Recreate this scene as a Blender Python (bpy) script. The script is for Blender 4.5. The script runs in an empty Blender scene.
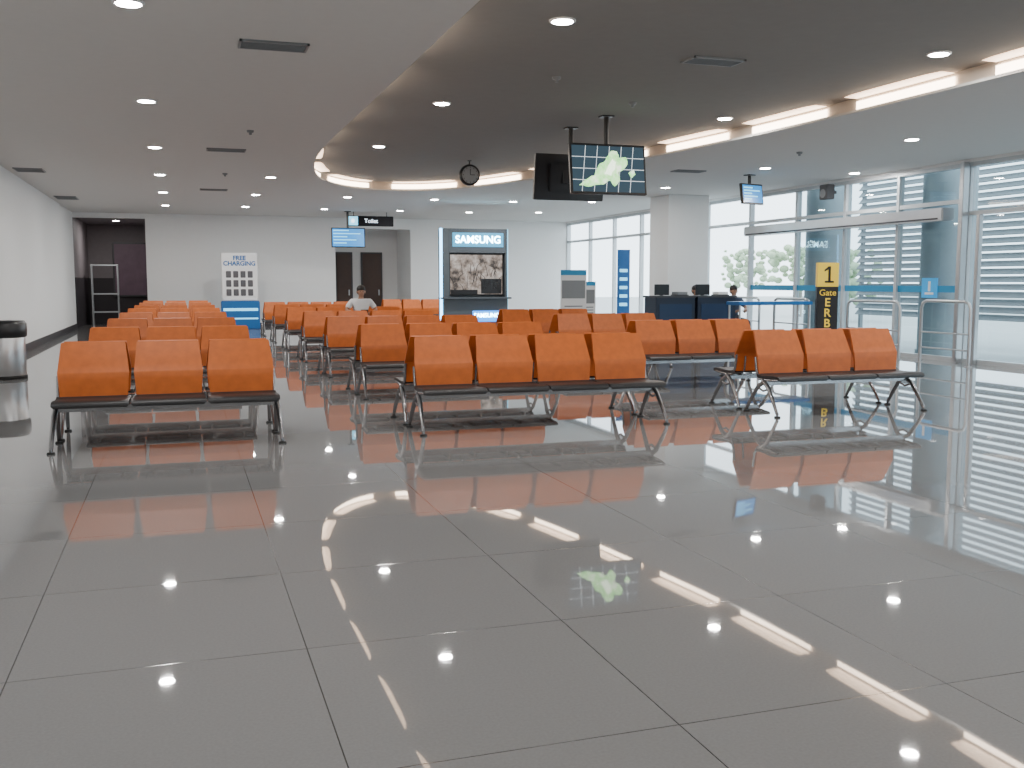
import bpy, bmesh, math, random
from mathutils import Vector, Matrix, Euler
random.seed(3)
S = bpy.context.scene
COL = S.collection
HC = 3.5      # lower ceiling
HU = 3.70     # raised ceiling
XL, XR, YB, YN = -3.0, 13.0, 33.0, -4.0

# ------------------------------------------------------------ materials
def mat(name, col, rough=0.5, metal=0.0, emit=None, es=0.0, var=0.06, nscale=8.0, bump=0.0, spec=0.5):
    m = bpy.data.materials.new(name)
    m.use_nodes = True
    nt = m.node_tree
    b = nt.nodes['Principled BSDF']
    b.inputs['Roughness'].default_value = rough
    b.inputs['Metallic'].default_value = metal
    b.inputs['Specular IOR Level'].default_value = spec
    n = nt.nodes.new('ShaderNodeTexNoise')
    n.inputs['Scale'].default_value = nscale
    n.inputs['Detail'].default_value = 4
    tc = nt.nodes.new('ShaderNodeTexCoord')
    nt.links.new(tc.outputs['Object'], n.inputs['Vector'])
    mx = nt.nodes.new('ShaderNodeMix')
    mx.data_type = 'RGBA'
    c1 = tuple(max(0, c * (1 - var)) for c in col)
    c2 = tuple(min(1, c * (1 + var)) for c in col)
    mx.inputs['A'].default_value = (*c1, 1)
    mx.inputs['B'].default_value = (*c2, 1)
    nt.links.new(n.outputs['Fac'], mx.inputs['Factor'])
    nt.links.new(mx.outputs['Result'], b.inputs['Base Color'])
    if emit:
        b.inputs['Emission Color'].default_value = (*emit, 1)
        b.inputs['Emission Strength'].default_value = es
    if bump:
        bp = nt.nodes.new('ShaderNodeBump')
        bp.inputs['Strength'].default_value = bump
        bp.inputs['Distance'].default_value = 0.002
        nt.links.new(n.outputs['Fac'], bp.inputs['Height'])
        nt.links.new(bp.outputs['Normal'], b.inputs['Normal'])
    return m

def floor_mat():
    m = bpy.data.materials.new('polished_tile')
    m.use_nodes = True
    nt = m.node_tree
    b = nt.nodes['Principled BSDF']
    g = nt.nodes.new('ShaderNodeNewGeometry')
    mp = nt.nodes.new('ShaderNodeMapping')
    mp.inputs['Location'].default_value = (-0.42 + 1.045 * 20, -2.735 + 1.045 * 20, 0)
    nt.links.new(g.outputs['Position'], mp.inputs['Vector'])
    br = nt.nodes.new('ShaderNodeTexBrick')
    br.offset = 0.0
    br.inputs['Scale'].default_value = 1.0
    br.inputs['Brick Width'].default_value = 1.045
    br.inputs['Row Height'].default_value = 1.045
    br.inputs['Mortar Size'].default_value = 0.0024
    br.inputs['Mortar Smooth'].default_value = 0.1
    br.inputs['Color1'].default_value = (0.235, 0.236, 0.238, 1)
    br.inputs['Color2'].default_value = (0.245, 0.246, 0.248, 1)
    br.inputs['Mortar'].default_value = (0.05, 0.05, 0.05, 1)
    nt.links.new(mp.outputs['Vector'], br.inputs['Vector'])
    n = nt.nodes.new('ShaderNodeTexNoise')
    n.inputs['Scale'].default_value = 90
    n.inputs['Detail'].default_value = 5
    nt.links.new(g.outputs['Position'], n.inputs['Vector'])
    rp = nt.nodes.new('ShaderNodeMapRange')
    rp.inputs['To Min'].default_value = 0.84
    rp.inputs['To Max'].default_value = 1.12
    nt.links.new(n.outputs['Fac'], rp.inputs['Value'])
    mx = nt.nodes.new('ShaderNodeMix')
    mx.data_type = 'RGBA'
    mx.blend_type = 'MULTIPLY'
    mx.inputs['Factor'].default_value = 1
    nt.links.new(br.outputs['Color'], mx.inputs['A'])
    nt.links.new(rp.outputs['Result'], mx.inputs['B'])
    nt.links.new(mx.outputs['Result'], b.inputs['Base Color'])
    mr = nt.nodes.new('ShaderNodeMapRange')
    mr.inputs['To Min'].default_value = 0.02
    mr.inputs['To Max'].default_value = 0.10
    nt.links.new(br.outputs['Fac'], mr.inputs['Value'])
    nt.links.new(mr.outputs['Result'], b.inputs['Roughness'])
    b.inputs['IOR'].default_value = 1.9
    return m

def glass_mat(name, tint):
    m = bpy.data.materials.new(name)
    m.use_nodes = True
    nt = m.node_tree
    nt.nodes.remove(nt.nodes['Principled BSDF'])
    out = nt.nodes['Material Output']
    t = nt.nodes.new('ShaderNodeBsdfTransparent')
    t.inputs['Color'].default_value = (*tint, 1)
    gl = nt.nodes.new('ShaderNodeBsdfGlossy')
    gl.inputs['Roughness'].default_value = 0.02
    lw = nt.nodes.new('ShaderNodeLayerWeight')
    lw.inputs['Blend'].default_value = 0.5
    p = nt.nodes.new('ShaderNodeMath'); p.operation = 'POWER'; p.inputs[1].default_value = 5
    q = nt.nodes.new('ShaderNodeMath'); q.operation = 'MULTIPLY_ADD'; q.inputs[1].default_value = 0.9; q.inputs[2].default_value = 0.05
    nt.links.new(lw.outputs['Facing'], p.inputs[0])
    nt.links.new(p.outputs[0], q.inputs[0])
    mx = nt.nodes.new('ShaderNodeMixShader')
    nt.links.new(q.outputs[0], mx.inputs['Fac'])
    nt.links.new(t.outputs['BSDF'], mx.inputs[1])
    nt.links.new(gl.outputs['BSDF'], mx.inputs[2])
    nt.links.new(mx.outputs['Shader'], out.inputs['Surface'])
    return m

def picture_mat(name, stops, scale, es):
    m = bpy.data.materials.new(name)
    m.use_nodes = True
    nt = m.node_tree
    b = nt.nodes['Principled BSDF']
    tc = nt.nodes.new('ShaderNodeTexCoord')
    n = nt.nodes.new('ShaderNodeTexNoise')
    n.inputs['Scale'].default_value = scale
    n.inputs['Detail'].default_value = 6
    n.inputs['Roughness'].default_value = 0.7
    nt.links.new(tc.outputs['Object'], n.inputs['Vector'])
    r = nt.nodes.new('ShaderNodeValToRGB')
    r.color_ramp.elements[0].position = stops[0][0]; r.color_ramp.elements[0].color = (*stops[0][1], 1)
    r.color_ramp.elements[1].position = stops[-1][0]; r.color_ramp.elements[1].color = (*stops[-1][1], 1)
    for p, c in stops[1:-1]:
        e = r.color_ramp.elements.new(p); e.color = (*c, 1)
    nt.links.new(n.outputs['Fac'], r.inputs['Fac'])
    nt.links.new(r.outputs['Color'], b.inputs['Emission Color'])
    b.inputs['Base Color'].default_value = (0.02, 0.02, 0.02, 1)
    b.inputs['Emission Strength'].default_value = es
    return m

M = {}
M['floor'] = floor_mat()
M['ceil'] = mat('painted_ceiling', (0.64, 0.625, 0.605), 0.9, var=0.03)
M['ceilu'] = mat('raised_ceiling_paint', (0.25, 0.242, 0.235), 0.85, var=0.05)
M['cove'] = mat('cove_paint', (0.62, 0.55, 0.48), 0.9, var=0.02)
M['wall'] = mat('wall_paint', (0.80, 0.80, 0.79), 0.85, var=0.02)
M['base'] = mat('baseboard_dark', (0.05, 0.05, 0.055), 0.4)
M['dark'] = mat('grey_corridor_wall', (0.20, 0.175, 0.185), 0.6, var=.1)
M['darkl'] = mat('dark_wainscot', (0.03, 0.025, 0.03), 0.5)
M['purple'] = mat('dark_poster', (0.10, 0.06, 0.085), 0.5, emit=(.15, .09, .12), es=.1, var=0.4, nscale=3)
M['door'] = mat('brown_door', (0.06, 0.03, 0.02), 0.45, var=0.2)
M['steel'] = mat('brushed_steel', (0.55, 0.56, 0.57), 0.3, 0.9)
M['alu'] = mat('window_aluminium', (0.55, 0.58, 0.60), 0.4, 0.3)
M['chrome'] = mat('bench_metal', (0.32, 0.32, 0.33), 0.25, 0.9)
M['orange'] = mat('orange_laminate', (0.54, 0.120, 0.013), 0.48, var=0.22, nscale=14, bump=0.2)
M['seat'] = mat('black_seat', (0.02, 0.02, 0.022), 0.45, nscale=60, bump=0.3)
M['shell'] = mat('grey_shell', (0.12, 0.12, 0.125), 0.5)
M['black'] = mat('black_plastic', (0.012, 0.012, 0.014), 0.35)
M['mattblack'] = mat('matt_black', (0.012, 0.012, 0.014), 0.8, spec=0.1)
M['rubber'] = mat('rubber', (0.02, 0.02, 0.02), 0.8)
M['glass'] = glass_mat('clear_glass', (0.93, 0.97, 0.98))
M['tint'] = glass_mat('tinted_glass', (0.60, 0.70, 0.735))
M['blue'] = mat('blue_paint', (0.01, 0.12, 0.36), 0.4)
M['bluel'] = mat('light_blue_print', (0.02, 0.27, 0.52), 0.5)
M['notice'] = mat('notice_blue', (0.02, 0.30, 0.65), 0.5, emit=(.02, .3, .65), es=.4)
M['navy'] = mat('navy_laminate', (0.008, 0.012, 0.03), 0.35)
M['navyl'] = mat('navy_panel', (0.006, 0.022, 0.065), 0.35)
M['white'] = mat('white_print', (0.8, 0.8, 0.8), 0.5, var=0.02)
M['grey'] = mat('grey_laminate', (0.22, 0.23, 0.24), 0.4)
M['dgrey'] = mat('dark_grey_face', (0.09, 0.09, 0.10), 0.4)
M['bgrey'] = mat('blue_grey_laminate', (0.08, 0.095, 0.11), 0.4)
M['header'] = mat('blue_header_panel', (0.03, 0.2, 0.35), 0.4, emit=(.10, .50, .80), es=1.0)
M['lowhead'] = mat('blue_sign_panel', (0.02, 0.12, 0.4), 0.4, emit=(.03, .3, .95), es=2.6)
M['yellow'] = mat('yellow_sign', (0.85, 0.60, 0.05), 0.5, emit=(0.9, 0.6, 0.05), es=0.2)
M['colext'] = mat('tinted_column', (0.36, 0.42, 0.45), 0.6)
M['louver'] = mat('louver_slat', (0.20, 0.225, 0.24), 0.6)
M['ground'] = mat('concrete_ground', (0.40, 0.42, 0.42), 0.9, nscale=1)
M['leaf'] = mat('foliage', (0.36, 0.46, 0.30), 0.8, var=0.4, nscale=5)  # haze outside is put into the pale leaf colour
M['bark'] = mat('bark', (0.4, 0.36, 0.32), 0.9)
M['disc'] = mat('lamp_lens', (1, 1, 1), 0.5, emit=(1, 0.97, 0.94), es=90)
M['tube'] = mat('warm_tube', (1, 1, 1), 0.5, emit=(1, 0.80, 0.61), es=10)
M['ceilglow'] = mat('warm_ceiling_glow', (1, 1, 1), 0.5, emit=(1, 0.66, 0.42), es=2.8)  # glow standing in for cove light falling on the ceiling
M['sblue'] = mat('blue_screen', (0.01, 0.1, 0.3), 0.2, emit=(0.05, 0.35, 0.8), es=1.0, var=0.4, nscale=6)
M['scyan'] = mat('cyan_screen', (0.01, 0.1, 0.3), 0.2, emit=(0.25, 0.75, 1.0), es=2.2)
M['sdark'] = mat('dark_screen', (0.015, 0.02, 0.03), 0.15, emit=(0.05, 0.09, 0.12), es=0.9)
M['soff'] = mat('dark_glass_screen', (0.015, 0.02, 0.03), 0.15)
M['sgrid'] = mat('screen_lines', (0.5, 0.5, 0.5), 0.3, emit=(0.75, 0.85, 0.9), es=1.3)
M['sgreen'] = picture_mat('screen_green', [(.35, (.25, .75, .2)), (.5, (.5, .95, .4)), (.62, (.85, 1, .75))], 9, 2.4)
M['spale'] = mat('screen_pale', (0.6, 0.6, 0.6), 0.3, emit=(0.8, 1.0, 0.7), es=2.8)
M['swhite'] = mat('screen_white', (0.8, 0.8, 0.8), 0.3, emit=(0.7, 0.85, 1.0), es=2.5)
M['ssepia'] = picture_mat('screen_sepia', [(.36, (.05, .035, .03)), (.46, (.42, .33, .27)), (.56, (.75, .65, .58)), (.66, (.95, .9, .85))], 3.2, 0.75)
M['glowb'] = mat('blue_light_strip', (0.1, 0.4, 0.9), 0.3, emit=(0.2, 0.6, 1.0), es=9)
M['glowc'] = mat('cyan_white_letters', (0.5, 0.8, 0.9), 0.3, emit=(0.55, 0.9, 1.0), es=20)
M['skin'] = mat('skin', (0.38, 0.21, 0.14), 0.6)
M['hair'] = mat('hair', (0.012, 0.010, 0.010), 0.6)
M['shirt'] = mat('white_shirt', (0.7, 0.72, 0.74), 0.8)
M['shirtd'] = mat('dark_shirt', (0.03, 0.04, 0.07), 0.8)
M['trousers'] = mat('dark_trousers', (0.03, 0.03, 0.04), 0.8)

# ------------------------------------------------------------ mesh builder
class MB:
    def __init__(s):
        s.v = []; s.f = []; s.m = []; s.sm = []
    def add(s, vs, fs, mi=0, smooth=False):
        o = len(s.v)
        s.v += [tuple(v) for v in vs]
        for f in fs:
            s.f.append([o + i for i in f]); s.m.append(mi); s.sm.append(smooth)
        return s
    def _bm(s, bm, mi, smooth):
        bm.verts.index_update()
        s.add([v.co.copy() for v in bm.verts], [[v.index for v in f.verts] for f in bm.faces], mi, smooth)
        bm.free()
    def box(s, x0, x1, y0, y1, z0, z1, bev=0, mi=0, rot=None, seg=2):
        c = Vector(((x0 + x1) / 2, (y0 + y1) / 2, (z0 + z1) / 2))
        bm = bmesh.new()
        bmesh.ops.create_cube(bm, size=1)
        for v in bm.verts:
            v.co = Vector((v.co.x * (x1 - x0), v.co.y * (y1 - y0), v.co.z * (z1 - z0)))
        if bev:
            bmesh.ops.bevel(bm, geom=bm.edges[:], offset=bev, segments=seg, affect='EDGES')
        R = Euler(rot).to_matrix() if rot else None
        for v in bm.verts:
            if R: v.co = R @ v.co
            v.co += c
        s._bm(bm, mi, False)
        return s
    def cyl(s, p0, p1, r0, r1=None, seg=16, mi=0):
        r1 = r0 if r1 is None else r1
        p0 = Vector(p0); p1 = Vector(p1)
        d = (p1 - p0).normalized()
        a = d.orthogonal().normalized(); b = d.cross(a)
        vs = []
        for p, r in ((p0, r0), (p1, r1)):
            for i in range(seg):
                t = 2 * math.pi * i / seg
                vs.append(p + (a * math.cos(t) + b * math.sin(t)) * r)
        s.add(vs, [[i, (i + 1) % seg, seg + (i + 1) % seg, seg + i] for i in range(seg)], mi, True)
        s.add(vs[:seg], [list(range(seg))[::-1]], mi)
        s.add(vs[seg:], [list(range(seg))], mi)
        return s
    def tube(s, pts, rs, seg=10, mi=0, flat=1.0):
        pts = [Vector(p) for p in pts]
        if not isinstance(rs, (list, tuple)): rs = [rs] * len(pts)
        vs = []
        prev = None
        for i, p in enumerate(pts):
            d = (pts[min(i + 1, len(pts) - 1)] - pts[max(i - 1, 0)]).normalized()
            if prev is None: a = d.orthogonal().normalized()
            else: a = (prev - d * prev.dot(d)).normalized()
            prev = a; b = d.cross(a)
            for k in range(seg):
                t = 2 * math.pi * k / seg
                vs.append(p + (a * math.cos(t) + b * math.sin(t) * flat) * rs[i])
        fs = []
        for i in range(len(pts) - 1):
            for k in range(seg):
                fs.append([i * seg + k, i * seg + (k + 1) % seg, (i + 1) * seg + (k + 1) % seg, (i + 1) * seg + k])
        s.add(vs, fs, mi, True)
        s.add(vs[:seg], [list(range(seg))[::-1]], mi)
        s.add(vs[-seg:], [list(range(seg))], mi)
        return s
    def sph(s, c, r, mi=0, u=16, v=10):
        bm = bmesh.new()
        bmesh.ops.create_uvsphere(bm, u_segments=u, v_segments=v, radius=1)
        for q in bm.verts:
            q.co = Vector((q.co.x * r[0] + c[0], q.co.y * r[1] + c[1], q.co.z * r[2] + c[2]))
        s._bm(bm, mi, True)
        return s
    def lathe(s, prof, seg=32, mi=0, c=(0, 0, 0)):
        vs = []
        for r, z in prof:
            for i in range(seg):
                t = 2 * math.pi * i / seg
                vs.append((c[0] + r * math.cos(t), c[1] + r * math.sin(t), c[2] + z))
        fs = []
        for j in range(len(prof) - 1):
            for i in range(seg):
                fs.append([j * seg + i, j * seg + (i + 1) % seg, (j + 1) * seg + (i + 1) % seg, (j + 1) * seg + i])
        s.add(vs, fs, mi, True)
        return s
    def mesh(s, name, mats):
        me = bpy.data.meshes.new(name)
        me.from_pydata(s.v, [], s.f)
        for mm in mats: me.materials.append(M[mm])
        me.polygons.foreach_set('material_index', s.m)
        me.polygons.foreach_set('use_smooth', s.sm)
        me.update()
        return me

def struct(name, mb, mats, label=None):
    o = bpy.data.objects.new(name, mb.mesh(name, mats))
    o['kind'] = 'structure'
    if label: o['label'] = label
    COL.objects.link(o)
    return o

def thing(name, label, cat, loc=(0, 0, 0), rz=0, group=None, mb=None, mats=None):
    data = mb.mesh(name, mats) if mb else None
    o = bpy.data.objects.new(name, data)
    o.location = loc
    o.rotation_euler = (0, 0, rz)
    o['label'] = label; o['category'] = cat
    if group: o['group'] = group
    COL.objects.link(o)
    return o

def part(th, name, mb, mats, loc=(0, 0, 0), rot=(0, 0, 0), label=None):
    o = bpy.data.objects.new(name, mb.mesh(name, mats) if isinstance(mb, MB) else mb)
    o.parent = th; o.location = loc; o.rotation_euler = rot
    if label: o['label'] = label
    COL.objects.link(o)
    return o

def dup(th, loc, rz=None):
    n = th.copy()
    n.location = loc
    if rz is not None: n.rotation_euler = (0, 0, rz)
    COL.objects.link(n)
    def rec(src, dst):
        for c in src.children:
            k = c.copy(); k.parent = dst
            COL.objects.link(k); rec(c, k)
    rec(th, n)
    return n

def text(th, body, size, loc, m, name='lettering', rot=(math.pi / 2, 0, 0), align='CENTER', ext=0.003, bold=0.0, sx=1.0):
    cu = bpy.data.curves.new('t', 'FONT')
    cu.body = body; cu.size = size; cu.align_x = align; cu.align_y = 'CENTER'
    cu.extrude = ext; cu.offset = bold; cu.space_line = 0.9
    t = bpy.data.objects.new('t', cu)
    COL.objects.link(t)
    bpy.context.view_layer.update()
    me = bpy.data.meshes.new_from_object(t.evaluated_get(bpy.context.evaluated_depsgraph_get()))
    bpy.data.objects.remove(t)
    me.materials.clear(); me.materials.append(M[m])
    for v in me.vertices: v.co.x *= sx
    return part(th, name, me, None, loc, rot)

# ------------------------------------------------------------ room shell
struct('floor', MB().box(XL - 0.2, XR + 0.1, YN, 39, -0.1, 0), ['floor'])
struct('wall_left', MB().box(XL - 0.2, XL, YN, YB, 0, 4.0), ['wall'])
struct('wall_near', MB().box(XL - 0.2, XR + 0.1, YN - 0.2, YN, 0, 4.0), ['wall'])
wb = MB()
wb.box(XL, -0.95, YB, YB + 0.2, 3.35, 4)
wb.box(-0.95, 4.85, YB, YB + 0.2, 0, 4)
wb.box(4.85, 7.35, YB, YB + 0.2, 3.15, 4)
wb.box(7.35, XR + 0.1, YB, YB + 0.2, 0, 4)
struct('wall_back', wb, ['wall'])
wr = MB()
wr.box(4.65, 4.85, YB + 0.2, 35.2, 0, 3.3)
wr.box(7.35, 7.55, YB + 0.2, 35.2, 0, 3.3)
wr.box(4.65, 7.55, 35.2, 35.4, 0, 3.3)
wr.box(4.65, 7.55, YB + 0.2, 35.4, 3.3, 3.4)
struct('wall_recess', wr, ['wall'])
for i, (a, b) in enumerate([(5.15, 5.75), (6.05, 6.8)]):
    d = MB().box(a, b, 35.12, 35.2, 0, 2.45, mi=1).box(a + 0.05, b - 0.05, 35.08, 35.12, 0.02, 2.4, 0.01, 0)
    d.box(b - 0.16, b - 0.12, 35.03, 35.08, 0.95, 1.15, 0.005, 2)
    struct('door_%d' % (i + 1), d, ['door', 'base', 'steel'])
wc = MB()
wc.box(XL - 0.2, XL, YB + 0.0, 38, 0, 3.4)
wc.box(-0.95, -0.75, YB + 0.2, 38, 0, 3.4)
wc.box(XL - 0.2, -0.75, 38, 38.2, 0, 3.4)
wc.box(XL - 0.2, -0.75, YB + 0.2, 38.2, 3.4, 3.5)
struct('wall_corridor', wc, ['dark'])
struct('baseboard_corridor', MB().box(XL, -0.95, 37.97, 38, 0, 1.55).box(XL, XL + .02, YB, 37.97, 0, 1.55).box(-.97, -.95, YB + .2, 37.97, 0, 1.55), ['darkl'])
struct('baseboard_left', MB().box(XL, XL + 0.02, YN, YB, 0, 0.16), ['base'])
bb = MB().box(-0.95, 4.85, YB - 0.02, YB, 0, 0.12).box(7.35, XR - 0.15, YB - 0.02, YB, 0, 0.12)
struct('baseboard_back', bb, ['base'])

# ceiling with curved raised coffer
ctrl = [(2.9, -2.0), (2.35, -1.2), (2.2, 0.5), (2.2, 4), (2.2, 8), (2.2, 12), (2.2, 15.5), (2.32, 18), (2.75, 20.7), (3.55, 22.4),
        (4.5, 23.0), (5.5, 22.7), (6.35, 21.4), (7.05, 19.0), (7.6, 15.6), (7.93, 12.8), (8.05, 10), (8.08, 6), (8.08, 3), (8.05, 0.5), (7.9, -1.2), (7.3, -2.0)]
def catmull(P, n=8):
    out = []
    N = len(P)
    for i in range(N):
        p0, p1, p2, p3 = [Vector(P[(i + k - 1) % N]) for k in range(4)]
        for j in range(n):
            t = j / n
            out.append(0.5 * ((2 * p1) + (-p0 + p2) * t + (2 * p0 - 5 * p1 + 4 * p2 - p3) * t * t + (-p0 + 3 * p1 - 3 * p2 + p3) * t ** 3))
    return out
C0 = catmull(ctrl)
def offset(P, d):
    out = []
    N = len(P)
    for i in range(N):
        t = (P[(i + 1) % N] - P[i - 1]).normalized()
        out.append(P[i] + Vector((-t.y, t.x)) * d)   # path is clockwise -> left is outward
    return out
C1 = offset(C0, 0.02); C2 = offset(C0, 0.11); CT = offset(C0, 0.10)
def strip(mb, A, za, B, zb, mi=0, smooth=True):
    N = len(A)
    mb.add([(p.x, p.y, za) for p in A] + [(p.x, p.y, zb) for p in B],
           [[i, (i + 1) % N, N + (i + 1) % N, N + i] for i in range(N)], mi, smooth)
bm = bmesh.new()
lo = [bm.verts.new((p.x, p.y, HC)) for p in C0]
rc = [bm.verts.new(v) for v in ((XL, YN, HC), (XR + 0.1, YN, HC), (XR + 0.1, YB, HC), (XL, YB, HC))]
ed = [bm.edges.new((lo[i], lo[(i + 1) % len(lo)])) for i in range(len(lo))] + [bm.edges.new((rc[i], rc[(i + 1) % 4])) for i in range(4)]
bmesh.ops.triangle_fill(bm, use_beauty=True, edges=ed)
cm = MB(); cm._bm(bm, 0, False)
struct('ceiling', cm, ['ceil'])
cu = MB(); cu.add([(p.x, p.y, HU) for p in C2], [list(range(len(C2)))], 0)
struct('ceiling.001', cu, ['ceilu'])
cv = MB()
strip(cv, C0, HC, C0, HC + 0.03); strip(cv, C0, HC + 0.03, C1, HC + 0.03); strip(cv, C1, HC + 0.03, C1, HC + 0.01)
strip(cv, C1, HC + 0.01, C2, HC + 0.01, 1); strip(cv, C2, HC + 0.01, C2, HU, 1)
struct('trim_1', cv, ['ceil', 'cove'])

# cove lamps: lens in the cove corner + glowing strip imitating light on raised ceiling
L = [0]
for i in range(len(CT)): L.append(L[-1] + (CT[(i + 1) % len(CT)] - CT[i]).length)
def atlen(s):
    s %= L[-1]
    for i in range(len(CT)):
        if L[i + 1] >= s:
            f = (s - L[i]) / (L[i + 1] - L[i])
            t = (CT[(i + 1) % len(CT)] - CT[i]).normalized()
            return CT[i].lerp(CT[(i + 1) % len(CT)], f), Vector((t.y, -t.x))
nseg = round(L[-1] / 2.25)
for k in range(nseg):
    s0 = k * L[-1] / nseg
    PN = [atlen(s0 + 1.65 * j / 10) for j in range(11)]
    o = PN[5][0]
    th = thing('cove_lamp', 'warm white linear lamp lying in curved ceiling cove', 'lamp', (o.x, o.y, HC), group='cove lamps around raised ceiling')
    n9 = len(PN)
    fs = [[i, i + 1, n9 + i + 1, n9 + i] for i in range(n9 - 1)]
    def row(off, z, hh=None):
        return [(p.x - o.x + q.x * (off if hh is None else hh[i]), p.y - o.y + q.y * (off if hh is None else hh[i]), z) for i, (p, q) in enumerate(PN)]
    a = MB().add(row(.012, .05) + row(.012, .15), fs, 0, True)
    wd = [.20, .235, .245, .25, .25, .25, .25, .25, .245, .235, .20]
    c = MB().add(row(.012, .185) + row(0, .19, wd), fs, 0, True)
    b = MB().add(row(.02, .012) + row(.02, .05) + row(0, .05), fs + [[n9 + i, n9 + i + 1, 2 * n9 + i + 1, 2 * n9 + i] for i in range(n9 - 1)], 0)
    part(th, 'lamp_lens', a, ['tube'])
    part(th, 'ceiling_glow', c, ['ceilglow'])
    part(th, 'lamp_base', b, ['alu'])

# ------------------------------------------------------------ right glazed wall
def window(n, y0, y1, strip_=False, g='glass', transom=(2.77,), sill=0.25, name='window'):
    mb = MB()
    x = XR
    w = 0.035
    mb.box(x - .06, x + .06, y0, y0 + w, 0, HC - .05, 0, 0).box(x - .06, x + .06, y1 - w, y1, 0, HC - .05, 0, 0)
    mb.box(x - .06, x + .06, y0 + w, y1 - w, 3.38, HC - .05, 0, 0)
    mb.box(x - .06, x + .06, y0 + w, y1 - w, 0, 0.08, 0, 0)
    for t in transom: mb.box(x - .05, x + .05, y0 + w, y1 - w, t, t + .07, 0, 0)
    if sill: mb.box(x - .05, x + .05, y0 + w, y1 - w, sill, sill + .06, 0, 0)
    mb.add([(x, y0 + w, .08), (x, y1 - w, .08), (x, y1 - w, 3.38), (x, y0 + w, 3.38)], [[0, 1, 2, 3]], 1)
    if strip_: mb.box(x - .012, x - .0065, y0 + w, y1 - w, 1.22, 1.34, 0, 2)
    struct('%s_%d' % (name, n), mb, ['alu', g, 'bluel'])
n = 1
for y0, y1 in [(31, 33), (29.05, 31), (27.1, 29.05), (25.1, 27.1), (23.2, 25.1), (21.1, 23.2)]:
    window(n, y0, y1); n += 1
for y0, y1 in [(19.2, 21.1), (17.5, 19.2), (15.9, 17.5), (14.2, 15.9)]:
    window(n, y0, y1, True, 'tint' if y0 < 19 else 'glass', sill=None); n += 1
for y0, y1 in [(12.3, 14.1), (10.5, 12.3), (8.5, 10.5), (6.5, 8.5), (4.5, 6.5), (2.5, 4.5), (0.5, 2.5), (-1.5, 0.5), (-4, -1.5)]:
    window(n, y0, y1, y0 < 12, 'tint', transom=(2.55,), sill=0.9 if y0 < 12 else None); n += 1
struct('trim_2', MB().box(XR - .08, XR + .1, YN, YB, HC - .05, HC + .4), ['wall'])
hd = MB().box(XR - 0.34, XR - 0.06, 14.4, 20.9, 2.48, 2.7, 0.02, 0).box(XR - 0.345, XR - 0.34, 14.5, 20.8, 2.5, 2.53, 0, 1)
struct('trim_3', hd, ['steel', 'base'], 'silver automatic door header')
struct('trim_4', MB().box(XR - .2, XR - .07, 14.08, 14.18, 0, HC - .05, 0.01).box(XR - .16, XR - .07, 13.72, 13.8, 0, 2.55, 0.01), ['steel'])

# outside
struct('ground', MB().box(XR + 0.1, 90, -40, 90, -0.12, -0.02), ['ground'], 'bright concrete ground outside the windows')
def colext(y, w):
    th = thing('column', 'pale blue-grey round column standing just outside the glass', 'column', (13.75, y, -0.02),
               group='columns outside the glass', mb=MB().cyl((0, 0, 0), (0, 0, 4.4), w, seg=40).cyl((0, 0, 0), (0, 0, .15), w + .03, seg=40), mats=['colext'])
colext(15.45, 0.48); colext(19.15, 0.48)
lv = MB()
z = 0.7
while z < 4.6:
    lv.box(-0.07, 0.07, -8.3, 8.3, z, z + 0.02, 0, 0, rot=(0, math.radians(-50), 0)); z += 0.155
th = thing('louver_screen', 'grey horizontal louvre sunscreen outside the glazed wall', 'sunscreen', (15.6, 12.2, -0.02))
part(th, 'slats', lv, ['louver'])
for y in (-8.3, -5.5, -2.8, 0, 2.8, 5.5, 8.3):
    part(th, 'post', MB().box(0.08, 0.16, y - .04, y + .04, 0, 4.6, 0, 0), ['louver'])
def tree(x, y, h):
    rnd = random.Random(int(x * 10))
    th = thing('tree', 'leafy green tree seen through the bright windows', 'tree', (x, y, -0.02), group='trees outside')
    part(th, 'trunk', MB().tube([(0, 0, 0), (.05, 0, h * .3), (-.05, .05, h * .6)], [.14, .11, .07]), ['bark'])
    c = MB()
    for i in range(110):
        a = rnd.random() * 6.28; r = rnd.random() * 1.3
        q = rnd.uniform(.08, .22)
        c.sph((math.cos(a) * r, math.sin(a) * r, h * .62 + rnd.uniform(-.9, .9)), (q, q, q * .8), 0, 8, 6)
    part(th, 'canopy', c, ['leaf'])
tree(24.5, 36, 3.2); tree(27, 44, 3.4); tree(23, 31, 2.6)

# interior column
thing('column', 'white square column near the windows', 'column', (11.75, 22.4, 0),
      mb=MB().box(-.55, .55, -.5, .5, 0, HC, 0.008, 0, seg=1).box(-.57, .57, -.52, .52, 0, 0.12, 0.005, 1), mats=['wall', 'base'])

# ------------------------------------------------------------ ceiling fixtures
first = None
def downlight(x, y, z, e=42):
    global first
    if first is None:
        th = thing('downlight', 'round recessed white ceiling downlight, switched on', 'ceiling light', (x, y, z), group='recessed ceiling downlights')
        part(th, 'trim_ring', MB().lathe([(0.085, 0), (0.085, -0.012), (0.115, -0.015), (0.12, -0.004), (0.12, 0)], 24), ['white'])
        part(th, 'lens', MB().cyl((0, 0, -0.001), (0, 0, -0.018), 0.092, seg=24), ['disc'])
        ld = bpy.data.lights.new('lamp_light', 'AREA')
        ld.shape = 'DISK'; ld.size = 0.16; ld.energy = e; ld.color = (1, 0.97, 0.93)
        lo_ = bpy.data.objects.new('lamp_light', ld)
        lo_.parent = th; lo_.location = (0, 0, -0.025)
        COL.objects.link(lo_)
        first = th
    else:
        dup(first, (x, y, z))
for y in (-0.1, 4.1, 8.3, 12.6, 16.8, 21, 25, 29.2): downlight(-0.3, y, HC)
for y in (20.8, 25, 29): downlight(1.8, y, HC)
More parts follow.
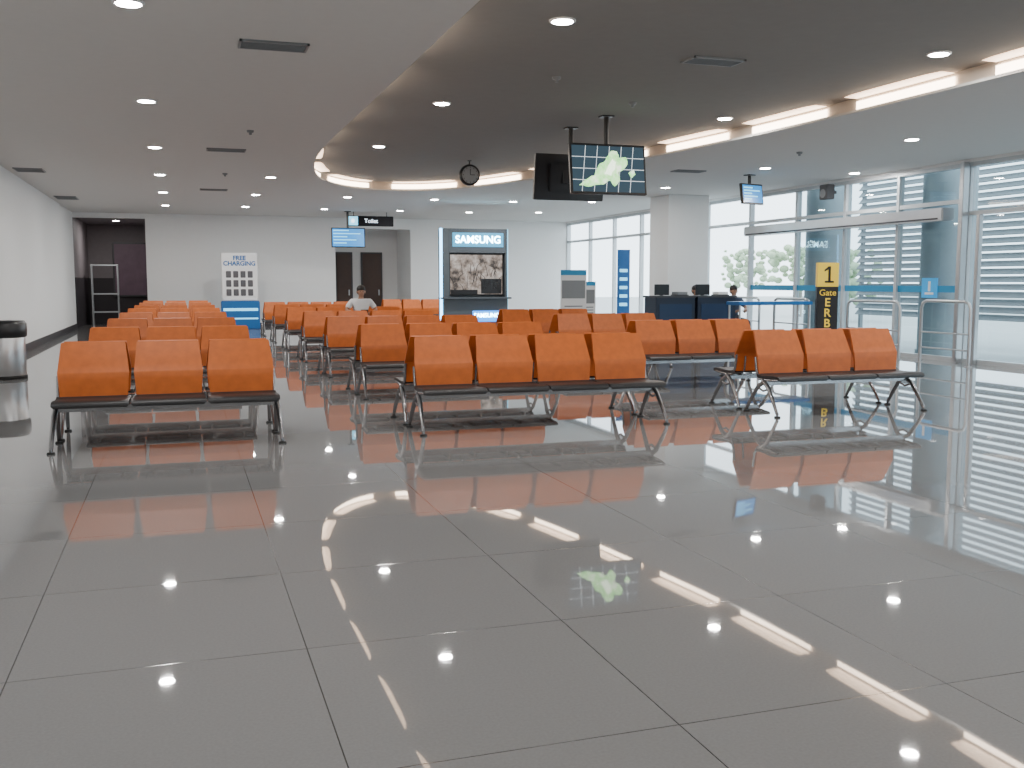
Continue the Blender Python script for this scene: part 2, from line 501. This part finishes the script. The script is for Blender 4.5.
for y in (0.2, 4.4, 8.5, 12.8, 17.1): downlight(3.28, y, HU)
for y in (0.2, 4.4, 8.5, 12.7): downlight(7.35, y, HU)
for y in (0, 4.1, 8.3, 12.4, 16.3, 20.3, 24.5, 28.6): downlight(10.3, y, HC)
for x in (4.0, 6.2, 8.3):
    for y in (25.0, 29.2):
        downlight(x, y, HC)
downlight(12.4, 16.5, HC)
downlight(-1.9, 35.2, 3.4)  # unseen lamp added to light the corridor dimly

def vent(x, y, z, sx=.6, sy=.3, lab='grey slotted air vent set in ceiling'):
    mb = MB()
    mb.box(-sx / 2, sx / 2, -sy / 2, -sy / 2 + .02, -.02, 0, 0, 0).box(-sx / 2, sx / 2, sy / 2 - .02, sy / 2, -.02, 0, 0, 0)
    mb.box(-sx / 2, -sx / 2 + .02, -sy / 2, sy / 2, -.02, 0, 0, 0).box(sx / 2 - .02, sx / 2, -sy / 2, sy / 2, -.02, 0, 0, 0)
    mb.box(-sx / 2 + .02, sx / 2 - .02, -sy / 2 + .02, sy / 2 - .02, -.004, 0, 0, 1)
    k = -sy / 2 + .05
    while k < sy / 2 - .03:
        mb.box(-sx / 2 + .02, sx / 2 - .02, k, k + .022, -.018, -.008, 0, 0, rot=(math.radians(25), 0, 0)); k += .05
    thing('air_vent', lab, 'air vent', (x, y, z), group='ceiling air vents', mb=mb, mats=['grey', 'black'])
vent(.86, 9.35, HC); vent(5.35, 9.5, HU); vent(.77, 16.8, HC); vent(-2.6, 27.4, HC, .5, .9); vent(-2.6, 20.9, HC, .5, .6)
vent(9.2, 17.2, HC); vent(.8, 24, HC)
for x, y, z in [(-1.6, 10.6, HC), (4.1, 10.8, HU), (1.0, 14.6, HC), (5.6, 12.0, HU), (9.6, 14.2, HC), (.9, 20.4, HC)]:
    thing('smoke_detector', 'small round grey smoke detector on ceiling', 'smoke detector', (x, y, z), group='smoke detectors',
          mb=MB().lathe([(0, -.06), (.02, -.06), (.022, -.03), (.045, -.028), (.05, 0)], 16), mats=['grey'])

# ------------------------------------------------------------ benches
def grid_panel(prof, halfw, thick, n=10, curve=0.0):
    mb = MB(); R = len(prof)
    F = []; B = []
    for i, (y, z) in enumerate(prof):
        for j in range(n + 1):
            u = -1 + 2 * j / n
            F.append((u * halfw(i, z), y - curve * (abs(u) ** 2), z))
    for i, (y, z) in enumerate(prof):
        a = prof[max(i - 1, 0)]; b = prof[min(i + 1, R - 1)]
        dy, dz = b[0] - a[0], b[1] - a[1]
        l = math.hypot(dy, dz)
        ny, nz = dz / l, -dy / l
        for j in range(n + 1):
            p = F[i * (n + 1) + j]
            B.append((p[0], p[1] + ny * thick, p[2] + nz * thick))
    w = n + 1
    ff = [[i * w + j, i * w + j + 1, (i + 1) * w + j + 1, (i + 1) * w + j] for i in range(R - 1) for j in range(n)]
    mb.add(F, ff, 0, True)
    mb.add(B, [f[::-1] for f in ff], 1, True)
    NB = len(F)
    V = F + B
    loop = list(range(n)) + [i * w + n for i in range(R - 1)] + [(R - 1) * w + j for j in range(n, 0, -1)] + [i * w for i in range(R - 1, 0, -1)]
    mb.add(V, [[loop[k], NB + loop[k], NB + loop[(k + 1) % len(loop)], loop[(k + 1) % len(loop)]] for k in range(len(loop))], 0, False)
    return mb

def back_w(i, z):
    if z < .63: w = .272 + .016 * max(0, (z - .42)) / .21
    else: w = .288 - .028 * (z - .63) / .25
    if z > .87: w -= 0.005 * ((z - .87) / .01)
    return w
back_prof = [(.13, .415), (.132, .45), (.134, .50), (.137, .56), (.141, .618), (.147, .630), (.157, .645), (.18, .695), (.208, .755), (.236, .81), (.260, .858), (.266, .870), (.271, .880)]
seat_prof = [(-.30, .37), (-.305, .39), (-.295, .41), (-.26, .422), (-.18, .425), (-.08, .418), (.02, .412), (.10, .416), (.125, .425)]
me_back = grid_panel(back_prof, back_w, 0.022, 10, 0.003).mesh('backrest', ['orange', 'orange'])
me_seat = grid_panel(seat_prof, lambda i, z: 0.30 - (0.02 if i == 0 else 0), 0.03, 8).mesh('seat', ['seat', 'shell'])
def leg_mesh(sgn):
    mb = MB()
    mb.tube([(0, 0.02, .36), (sgn * .01, -.10, .29), (sgn * .02, -.22, .14), (sgn * .025, -.30, .03)], [.026, .024, .02, .017], 10)
    mb.tube([(0, -.02, .36), (sgn * .01, .10, .29), (sgn * .02, .22, .14), (sgn * .025, .30, .03)], [.026, .024, .02, .017], 10)
    mb.tube([(sgn * .01, -.11, .28), (sgn * .01, 0, .25), (sgn * .01, .11, .28)], .012, 8)
    mb.tube([(0, -.26, .385), (0, -.1, .37), (0, .1, .37), (0, .155, .45), (0, .18, .6)], .014, 8)
    for y in (-.30, .30):
        mb.cyl((sgn * .025, y, 0.0), (sgn * .025, y, .016), .035, .03, 14, 1)
        mb.cyl((sgn * .025, y, .014), (sgn * .025, y, .05), .012, .012, 8, 0)
    return mb.mesh('leg', ['chrome', 'rubber'])
ml, mr = leg_mesh(-1), leg_mesh(1)
PITCH = 0.615
def make_bench(n, loc, lab):
    th = thing('airport_bench', lab, 'bench', loc, group='rows of orange beam benches')
    W = n * PITCH
    bmz = MB().box(-W / 2 + .02, W / 2 - .02, -.04, .04, .31, .365, .008, 0)
    for i in range(n):
        x = -W / 2 + (i + .5) * PITCH
        for dx in (-.17, .17):
            bmz.box(x + dx - .015, x + dx + .015, -.2, .13, .36, .385, 0, 0)
            bmz.tube([(x + dx, .1, .37), (x + dx, .16, .43), (x + dx, .175, .58)], .011, 6)
    part(th, 'beam', bmz, ['chrome'])
    for i in range(n):
        x = -W / 2 + (i + .5) * PITCH
        part(th, 'seat', me_seat, None, (x, 0, 0), label='black seat pad')
        part(th, 'backrest', me_back, None, (x, 0, 0), label='curved orange backrest panel')
    part(th, 'leg', ml, None, (-W / 2 + .02, 0, 0), label='splayed metal leg frame with foot pads')
    part(th, 'leg', mr, None, (W / 2 - .02, 0, 0), label='splayed metal leg frame with foot pads')
    return th
XA, XB, XC = -0.115, 3.31, 6.775
Y0, DY = 9.15, 2.98
b3 = make_bench(3, (XA, Y0, 0), 'three-seat beam bench, orange backrests and black seats, metal legs')
b4 = make_bench(4, (XB, Y0, 0), 'four-seat beam bench, orange backrests and black seats, metal legs')
for k in range(8):
    for j in (0, 1):
        y = Y0 + DY * k + 0.75 * j
        rz = math.pi * j
        if k or j: dup(b3, (XA, y, 0), rz)
        if (k or j) and k < 7: dup(b4, (XB, y, 0), rz)
        if k in (0, 1, 2, 3, 7): dup(b3, (XC, y + .06, 0), rz)

# ------------------------------------------------------------ hanging TVs
def hanging_tv(x, y, ztop, w, h, zc, rz, screen, lab, tilt=8, dx=0.0):
    th = thing('hanging_tv', lab, 'television', (x, y, ztop), rz)
    d = zc - ztop
    body = MB().box(-w / 2, w / 2, -.03, .03, -h / 2, h / 2, .008, 0).box(-w * .3, w * .3, .03, .07, -h * .3, h * .3, .01, 0)
    R = (math.radians(-tilt), 0, 0)
    bo = part(th, 'tv_body', body, ['black'], (0, 0, d), R)
    sc = MB()
    x0, x1, z0, z1 = -w / 2 + .03, w / 2 - .03, -h / 2 + .03, h / 2 - .03
    yy = -.0305
    sc.add([(x0, yy, z0), (x1, yy, z0), (x1, yy, z1), (x0, yy, z1)], [[0, 1, 2, 3]], 0)
    if screen == 'map':
        for i in range(1, 6):
            q = x0 + (x1 - x0) * i / 6
            sc.add([(q - .004 + .03, yy - .002, z1), (q + .004 + .03, yy - .002, z1), (q + .004 - .05, yy - .002, z0), (q - .004 - .05, yy - .002, z0)], [[3, 2, 1, 0]], 1)
        for i in range(1, 4):
            q = z0 + (z1 - z0) * i / 4
            sc.box(x0, x1, yy - .002, yy - .001, q - .004, q + .004, 0, 1)
        def blob(pts, mi):
            rnd = random.Random(len(pts) + mi)
            out = []
            pts = [(a * 1.12, b * 1.18) for a, b in pts]
            for i in range(len(pts)):
                p, q = pts[i], pts[(i + 1) % len(pts)]
                for t in (0, .33, .66):
                    out.append((p[0] + (q[0] - p[0]) * t + rnd.uniform(-.008, .008), yy - .004 - .001 * mi, p[1] + (q[1] - p[1]) * t + rnd.uniform(-.008, .008)))
            sc.add(out, [list(range(len(out)))], mi)
        blob([(-.40, -.20), (-.30, -.12), (-.20, -.08), (-.14, .04), (-.06, .08), (.0, .16), (.05, .22), (.12, .21), (.15, .14), (.24, .15), (.26, .06), (.20, .0), (.13, -.03), (.15, -.14), (.07, -.2), (.0, -.13), (-.08, -.18), (-.16, -.19), (-.28, -.22)][::-1], 2)
        blob([(-.06, -.06), (.0, .04), (.06, .12), (.1, .08), (.08, .0), (.03, -.08)][::-1], 3)
        blob([(.26, -.04), (.34, .0), (.36, -.06), (.30, -.1)][::-1], 2)
        ms = ['sdark', 'sgrid', 'sgreen', 'spale']
    elif screen == 'blue':
        rnd = random.Random(8)
        for i in range(5):
            q = z1 - .05 - i * (z1 - z0 - .06) / 5
            sc.box(x0 + .03, x0 + (x1 - x0) * rnd.uniform(.4, .9), yy - .002, yy - .001, q - .012, q + .012, 0, 1)
        ms = ['sblue', 'scyan']
    else:
        ms = ['soff']
    part(bo, 'screen', sc, ms)
    pole = MB().cyl((dx, .06, 0), (dx, .06, d + h * .25), .034).box(dx - .09, dx + .09, -.02, .14, -.02, 0, .004).box(dx - .14, dx + .14, .05, .085, d - .1, d + .12, .004)
    part(th, 'ceiling_pole', pole, ['black'])
    return th
hanging_tv(5.70, 13.0, HU, 1.14, .70, 2.96, 0, 'map', 'black television showing a green map on a grid, hung from ceiling')
hanging_tv(5.62, 14.25, HU, 1.12, .68, 2.97, math.pi, 'off', 'black television seen from its back, hung from ceiling')
hanging_tv(10.7, 17.4, HC, .62, .40, 3.12, math.radians(18), 'blue', 'small blue-screened monitor hung from ceiling pole')
hanging_tv(4.8, 30.0, HC, 1.0, .58, 2.72, 0, 'blue', 'flat screen with bright blue flight list hung near far wall', tilt=3)
th = thing('hanging_sign', 'black hanging direction sign with blue pictogram and white lettering', 'sign', (5.5, 30.2, HC))
part(th, 'sign_panel', MB().box(-.70, .70, -.04, .04, -.42, -.12, .01), ['mattblack'])
part(th, 'pictogram', MB().box(-.68, -.38, -.046, -.04, -.40, -.14, 0, 0).cyl((-.53, -.046, -.27), (-.53, -.05, -.27), .06, seg=20, mi=1), ['scyan', 'swhite'])
text(th, 'Toilet', .17, (.02, -.045, -.27), 'swhite')
part(th, 'hanger', MB().cyl((-.5, 0, -.12), (-.5, 0, 0), .012).cyl((.5, 0, -.12), (.5, 0, 0), .012), ['black'])
# clock
th = thing('hanging_clock', 'round black-rimmed clock hung from raised ceiling', 'clock', (5.3, 18.6, HU))
prof = [(0.0, 0), (.19, 0), (.2, .02), (.2, .08), (.19, .1), (0, .1)]
cl = MB().lathe(prof, 28)
part(th, 'clock_case', cl, ['black'], (0, .05, -.27), (math.pi / 2, 0, 0))
part(th, 'clock_face', MB().cyl((0, -.051, -.27), (0, -.056, -.27), .160, seg=28), ['grey'])
part(th, 'clock_hands', MB().box(-.006, .006, -.062, -.058, -.27, -.16).box(0, .09, -.062, -.058, -.276, -.264), ['black'])
tk = MB()
for i in range(12):
    a = i * math.pi / 6
    tk.box(-.005 + math.sin(a) * .14, .005 + math.sin(a) * .14, -.06, -.057, -.27 + math.cos(a) * .14 - .012, -.27 + math.cos(a) * .14 + .012)
part(th, 'clock_marks', tk, ['black'])
part(th, 'ceiling_rod', MB().cyl((0, 0, -.07), (0, 0, 0), .012).cyl((0, 0, -.012), (0, 0, 0), .04), ['black'])
th = thing('loudspeaker', 'dark box loudspeaker bracketed above the glass doors', 'loudspeaker', (12.72, 17.8, 3.1))
part(th, 'speaker_box', MB().box(-.1, .1, -.13, .13, 0, .3, .015), ['base'])
part(th, 'speaker_cone', MB().cyl((-.1, 0, .12), (-.108, 0, .12), .09, seg=20), ['grey'])
part(th, 'bracket', MB().box(.1, .22, -.02, .02, .12, .18), ['base'])

# ------------------------------------------------------------ kiosk
th = thing('display_kiosk', 'dark blue-grey electronics display booth with lit lettering and large screen', 'kiosk', (7.66, 26.3, 0))
k = MB()
k.box(-.92, .92, 0, .5, 0, .95, .01, 0)
k.box(-.92, -.72, .05, .5, .95, 2.85, .01, 0).box(.86, .92, .05, .5, .95, 2.85, .01, 0)
k.box(-.72, .86, .05, .5, 2.2, 2.85, .0, 0).box(-.72, .86, .3, .5, .95, 2.2, 0, 0)
part(th, 'cabinet', k, ['bgrey'])
part(th, 'header_panel', MB().box(-.64, .80, .03, .05, 2.36, 2.74, .005), ['header'])
part(th, 'counter_top', MB().box(-.98, .98, -.15, .3, .95, 1.0, .008), ['bgrey'])
s = MB().box(-.70, .84, .18, .26, 1.05, 2.18, .01, 0).add([(-.67, .178, 1.08), (.81, .178, 1.08), (.81, .178, 2.15), (-.67, .178, 2.15)], [[0, 1, 2, 3]], 1)
rnd = random.Random(2)
for i in range(26):
    x = rnd.uniform(-.6, .7); z = rnd.uniform(1.12, 1.7); a = rnd.uniform(-.3, .3)
    s.tube([(x, .176, z), (x + a * .3, .176, z + .15), (x + a, .176, z + rnd.uniform(.2, .36))], [.025, .018, .008], 5, 2, 0.2)
s.box(.2, .79, .172, .177, 1.09, 1.5, 0, 2)
s.box(-.66, .1, .172, .177, 1.08, 1.2, 0, 2)
part(th, 'screen', s, ['black', 'ssepia', 'black'])
part(th, 'light_strip', MB().box(-.98, -.92, .05, .12, .1, 2.85), ['glowb'])
part(th, 'light_strip', MB().box(.92, .94, .05, .12, .1, 2.85), ['scyan'])
text(th, 'SAMSUNG', .28, (0.08, .02, 2.55), 'glowc', 'lit_lettering', bold=.005, sx=1.0)
part(th, 'lower_light_panel', MB().box(-.10, .70, -.04, 0, .33, .63, .01, 0), ['lowhead'])
text(th, 'SAMSUNG', .16, (.30, -.043, .50), 'glowc', 'lettering', bold=.003)

# ------------------------------------------------------------ charging stand
th = thing('charging_stand', 'white phone charging stand with small panels and blue base', 'display stand', (1.72, 31.2, 0))
part(th, 'stand_body', MB().box(-.52, .52, 0, .25, .85, 2.28, .02), ['white'])
part(th, 'base_cabinet', MB().box(-.56, .56, -.08, .32, 0, .85, .02), ['blue'])
text(th, 'FREE\nCHARGING', .18, (0, -.004, 2.04), 'blue', bold=.006)
pn = MB()
for i in range(4):
    for j in range(3):
        pn.box(-.4 + i * .21, -.4 + i * .21 + .15, -.012, 0, 1.0 + j * .27, 1.0 + j * .27 + .2, .01)
part(th, 'phone_panels', pn, ['dgrey'])
part(th, 'base_stripe', MB().box(-.5, .5, -.09, -.08, .55, .63).box(-.5, .5, -.09, -.08, .3, .34), ['scyan'])

# ------------------------------------------------------------ litter bin
th = thing('litter_bin', 'round stainless litter bin with black open rim', 'bin', (-2.48, 16.2, 0))
part(th, 'bin_body', MB().lathe([(0, 0.0), (.29, 0.0), (.3, .02), (.3, .6), (.29, .62)], 36), ['steel'])
part(th, 'bin_rim', MB().lathe([(.3, .6), (.325, .62), (.33, .70), (.325, .80), (.30, .84), (.24, .82), (.22, .72), (.2, .62), (0, .6)], 36), ['black'])
part(th, 'base_ring', MB().lathe([(.3, 0.0), (.31, 0.0), (.31, .04), (.3, .05)], 36), ['rubber'])

# ------------------------------------------------------------ gate sign
th = thing('gate_sign', 'tall black gate pillar sign with yellow number panel', 'sign', (10.06, 14.0, 0), math.radians(-20))
part(th, 'pillar', MB().box(-.17, .17, -.06, .06, .03, 1.33, .006), ['black'])
part(th, 'number_panel', MB().box(-.17, .17, -.065, .065, 1.33, 1.72, .006), ['yellow'])
one = MB()
one.box(-.002, .038, -.07, -.066, 1.40, 1.66, 0, 0).box(-.055, .09, -.07, -.066, 1.395, 1.425, 0, 0)
one.add([(-.002, -.0705, 1.66), (-.065, -.0705, 1.605), (-.065, -.0705, 1.575), (-.002, -.0705, 1.61)], [[0, 1, 2, 3]], 0)
part(th, 'number', one, ['black'])
text(th, 'Gate', .14, (0, -.065, 1.23), 'yellow')
text(th, 'E', .19, (0, -.065, 1.07), 'yellow', bold=.003)
text(th, 'R', .19, (0, -.065, .90), 'yellow', bold=.003)
text(th, 'B', .19, (0, -.065, .73), 'yellow', bold=.003)
part(th, 'base_plate', MB().box(-.25, .25, -.18, .18, 0, .03, .005), ['steel'])

# ------------------------------------------------------------ counters, tables
def counter(x, y, papers):
    th = thing('gate_counter', 'dark navy gate counter desk with computer monitor', 'counter', (x, y, 0), group='gate counters')
    part(th, 'desk_body', MB().box(-.46, .46, 0, .55, 0, 1.08, .01), ['navy'])
    part(th, 'desk_top', MB().box(-.48, .48, -.03, .6, 1.08, 1.12, .006), ['base'])
    part(th, 'front_panel', MB().box(-.38, .38, -.012, 0, .2, .95, .004), ['navyl'])
    part(th, 'monitor', MB().box(-.34, .0, .3, .34, 1.13, 1.36, .006, 0).box(-.2, -.14, .32, .36, 1.12, 1.2, 0, 0), ['black'])
    part(th, 'document_tray', MB().box(.08, .36, .1, .4, 1.12, 1.14, .003, 0).box(.1, .34, .12, .38, 1.14, 1.20, .003, 1), ['black', 'white' if papers else 'grey'])
counter(9.92, 19.0, False); counter(10.9, 19.0, True)
th = thing('high_table', 'long blue-topped high table on thin legs', 'table', (11.3, 17.6, 0))
part(th, 'table_top', MB().box(-.85, .85, -.25, .25, .95, 1.02, .01), ['blue'])
for dx in (-.8, .8):
    for dy in (-.2, .2):
        part(th, 'leg', MB().cyl((dx, dy, 0), (dx, dy, .95), .02), ['steel'])

def banner(x, y, w, h, lab, rz=0, kind=0):
    th = thing('banner_stand', lab, 'banner', (x, y, 0), rz)
    part(th, 'base', MB().box(-w / 2, w / 2, -.12, .12, 0, .06, .01), ['alu'])
    part(th, 'pole', MB().cyl((0, .03, .05), (0, .03, h), .012), ['alu'])
    if kind == 0:
        s = MB().box(-w / 2, w / 2, -.005, .005, .06, h, 0, 0).box(-w / 2 + .03, w / 2 - .03, -.008, -.005, h * .62, h * .86, 0, 1)
        s.box(-w / 2, w / 2, -.008, -.005, h * .93, h, 0, 2)
        for i in range(6): s.box(-w * .35, w * .35, -.008, -.005, h * .3 + i * .07, h * .3 + i * .07 + .025, 0, 1)
        part(th, 'banner_sheet', s, ['white', 'grey', 'bluel'])
    else:
        s = MB().box(-w / 2, w / 2, -.005, .005, .06, h, 0, 0)
        for i in range(5): s.box(-w * .3, w * .3, -.008, -.005, h * .35 + i * .22, h * .35 + i * .22 + .08, 0, 1)
        part(th, 'banner_sheet', s, ['blue', 'scyan'])
banner(8.4, 21.0, .62, 1.68, 'grey and white information board with blue header', 0, 0)
banner(11.0, 24.0, .36, 2.25, 'tall narrow blue roll-up banner', 0, 1)
banner(9.6, 23.0, .38, 1.42, 'small white notice board on stand', 0, 0)

# stainless rails
def rail(x, y0, y1, h, lab):
    th = thing('guard_rail', lab, 'railing', (x, (y0 + y1) / 2, 0), group='stainless guard rails')
    l = (y1 - y0) / 2
    pts = [(0, -l, 0), (0, -l, h - .12), (0, -l + .035, h - .035), (0, -l + .12, h), (0, l - .12, h), (0, l - .035, h - .035), (0, l, h - .12), (0, l, 0)]
    part(th, 'frame', MB().tube(pts, .028, 12), ['steel'])
    part(th, 'crossbar', MB().cyl((0, -l, h * .5), (0, l, h * .5), .015), ['steel'])
    part(th, 'crossbar', MB().cyl((0, -l, h * .25), (0, l, h * .25), .015), ['steel'])
    for yy in (-l, l): part(th, 'floor_flange', MB().cyl((0, yy, 0), (0, yy, .012), .06), ['steel'])
rail(12.35, 15.0, 16.5, 1.05, 'U-shaped stainless steel guard rail beside glass door')
rail(12.35, 13.3, 14.45, 1.08, 'U-shaped stainless steel guard rail beside glass door')
rail(12.45, 17.9, 19.2, 1.05, 'U-shaped stainless steel guard rail beside glass door')
rail(12.45, 19.8, 21.0, 1.05, 'U-shaped stainless steel guard rail beside glass door')
th = thing('notice_sign', 'small square blue notice with white pictogram on glass', 'sign', (XR - .02, 15.0, 1.12))
part(th, 'sign_plate', MB().box(-.008, .004, -.2, .2, -.0, .36), ['notice'])
part(th, 'pictogram', MB().box(-.012, -.008, -.03, .03, .12, .30).box(-.012, -.008, -.11, .11, .06, .1), ['white'])

# corridor furnishing
th = thing('poster_panel', 'dark illuminated poster panel on corridor wall', 'poster', (-1.6, 37.88, .9))
part(th, 'poster_frame', MB().box(-.6, .6, 0, .08, 0, 1.9, .01), ['base'])
part(th, 'poster_sheet', MB().box(-.54, .54, -.006, 0, .06, 1.84), ['purple'])
th = thing('service_rack', 'grey metal rack standing in the dark corridor', 'rack', (-2.35, 36.0, 0))
r = MB()
for dx in (-.4, .4):
    for dy in (-.2, .2): r.cyl((dx, dy, 0), (dx, dy, 2.0), .02)
part(th, 'rack_frame', r, ['alu'])
for zz in (.4, 1.0, 1.95): part(th, 'shelf', MB().box(-.42, .42, -.22, .22, zz, zz + .04), ['alu'])

# ------------------------------------------------------------ people (seated)
def skin_obj(verts, edges, radii, sub=2):
    me = bpy.data.meshes.new('sk')
    me.from_pydata(verts, edges, [])
    o = bpy.data.objects.new('sk', me)
    COL.objects.link(o)
    md = o.modifiers.new('s', 'SKIN'); md.use_smooth_shade = True
    for i, r in enumerate(radii):
        d = me.skin_vertices[0].data[i]
        d.radius = (r, r) if not isinstance(r, tuple) else r
        d.use_root = (i == 0)
    sm = o.modifiers.new('u', 'SUBSURF'); sm.levels = sub; sm.render_levels = sub
    bpy.context.view_layer.update()
    m2 = bpy.data.meshes.new_from_object(o.evaluated_get(bpy.context.evaluated_depsgraph_get()))
    bpy.data.objects.remove(o)
    for p in m2.polygons: p.use_smooth = True
    return m2

def person(loc, rz, shirt, lab):
    th = thing('person', lab, 'person', loc, rz)
    V = []; E = []; R = []
    def a(v, r, p=None):
        V.append(v); R.append(r)
        if p is not None: E.append((p, len(V) - 1))
        return len(V) - 1
    pel = a((0, 0, .55), .12)
    sp = a((0, .03, .74), .11, pel); ch = a((0, .02, .93), .12, sp); nb = a((0, 0, 1.06), .055, ch)
    h0 = a((0, -.015, 1.12), .052, nb); h1 = a((0, -.035, 1.165), .07, h0); h2 = a((0, -.03, 1.225), .085, h1); h3 = a((0, -.02, 1.285), .06, h2)
    for s_ in (-1, 1):
        sh = a((s_ * .17, .02, 1.0), .055, ch); el = a((s_ * .32, -.03, .82), .04, sh)
        wr_ = a((s_ * .14, -.27, .74), .028, el); pm = a((s_ * .10, -.33, .745), (.035, .02), wr_)
        for q, ln in enumerate((.055, .065, .06, .045)):
            k0 = a((s_ * .10 + (q - 1.5) * .02, -.36, .75), .009, pm)
            k1 = a((s_ * .10 + (q - 1.5) * .021, -.36 - ln * .5, .765), .008, k0)
            a((s_ * .10 + (q - 1.5) * .021, -.36 - ln * .55, .765 + ln * .5), .007, k1)
        t0 = a((s_ * .06, -.325, .765), .010, pm); a((s_ * .05, -.35, .79), .008, t0)
        hp = a((s_ * .09, -.02, .53), .085, pel); kn = a((s_ * .13, -.44, .52), .06, hp)
        ak = a((s_ * .13, -.42, .10), .038, kn); a((s_ * .13, -.55, .04), .035, ak)
    body = skin_obj(V, E, R)
    body.materials.append(M['skin'])
    part(th, 'body', body, None)
    V, E, R = [], [], []
    pel = a((0, 0, .56), .135); sp = a((0, .03, .74), .135, pel); ch = a((0, .02, .93), .145, sp); a((0, 0.005, 1.05), .075, ch)
    for s_ in (-1, 1):
        sh = a((s_ * .19, .02, .995), .078, ch); el = a((s_ * .30, -.01, .85), .06, sh)
    me = skin_obj(V, E, R); me.materials.append(M[shirt]); part(th, 'shirt', me, None)
    V, E, R = [], [], []
    pel = a((0, 0, .54), .135)
    for s_ in (-1, 1):
        hp = a((s_ * .09, -.02, .535), .095, pel); kn = a((s_ * .13, -.44, .52), .072, hp); a((s_ * .13, -.42, .13), .055, kn)
    me = skin_obj(V, E, R); me.materials.append(M['trousers']); part(th, 'trousers', me, None)
    for s_ in (-1, 1):
        part(th, 'shoe', MB().sph((s_ * .13, -.50, .045), (.048, .13, .045)), ['black'])
    hr = MB().sph((0, -.005, 1.262), (.092, .10, .085)).sph((0, .02, 1.215), (.088, .08, .09))
    part(th, 'hair', hr, ['hair'])
    fc = MB().sph((-.03, -.112, 1.215), (.012, .008, .008)).sph((.03, -.112, 1.215), (.012, .008, .008))
    part(th, 'eyes', fc, ['black'])
    part(th, 'face_features', MB().sph((0, -.118, 1.19), (.012, .018, .02)).sph((0, -.105, 1.155), (.024, .01, .006)).sph((-.085, -.02, 1.2), (.012, .02, .03)).sph((.085, -.02, 1.2), (.012, .02, .03)), ['skin'])
    return th
person((XB + PITCH * .5, Y0 + DY * 4 - .0, 0), 0, 'shirt', 'person in white shirt sitting on a bench looking down')
thing('phone', 'small black phone held in both hands', 'phone', (XB + PITCH * .5, Y0 + DY * 4 - .40, .765), mb=MB().box(-.075, .075, -.006, .006, -.0, .075, .004), mats=['black'])
for px, py, lb in ((11.15, 20.4, 'person in dark shirt seated behind the gate counter'), (11.95, 20.1, 'person in dark shirt seated beside the gate counter')):
    person((px, py, 0.0), 0, 'shirtd', lb)
    st = thing('stool', 'round black stool on steel pedestal', 'stool', (px, py, 0), group='staff stools')
    part(st, 'stool_seat', MB().cyl((0, 0, .37), (0, 0, .42), .18, seg=24), ['black'])
    part(st, 'pedestal', MB().cyl((0, 0, .02), (0, 0, .37), .03).cyl((0, 0, 0), (0, 0, .02), .2, seg=24), ['steel'])

# ------------------------------------------------------------ world + camera
w = bpy.data.worlds.new('sky'); S.world = w
w.use_nodes = True
bg = w.node_tree.nodes['Background']
bg.inputs['Color'].default_value = (0.82, 0.92, 1.0, 1)
bg.inputs['Strength'].default_value = 5.5
cam = bpy.data.cameras.new('camera')
cam.sensor_width = 36; cam.lens = 35.16; cam.clip_end = 300
co = bpy.data.objects.new('camera', cam)
co.location = (0, 0, 1.4)
co.rotation_euler = (math.radians(90 - 5.8), 0, math.radians(-18.3))
COL.objects.link(co)
S.camera = co
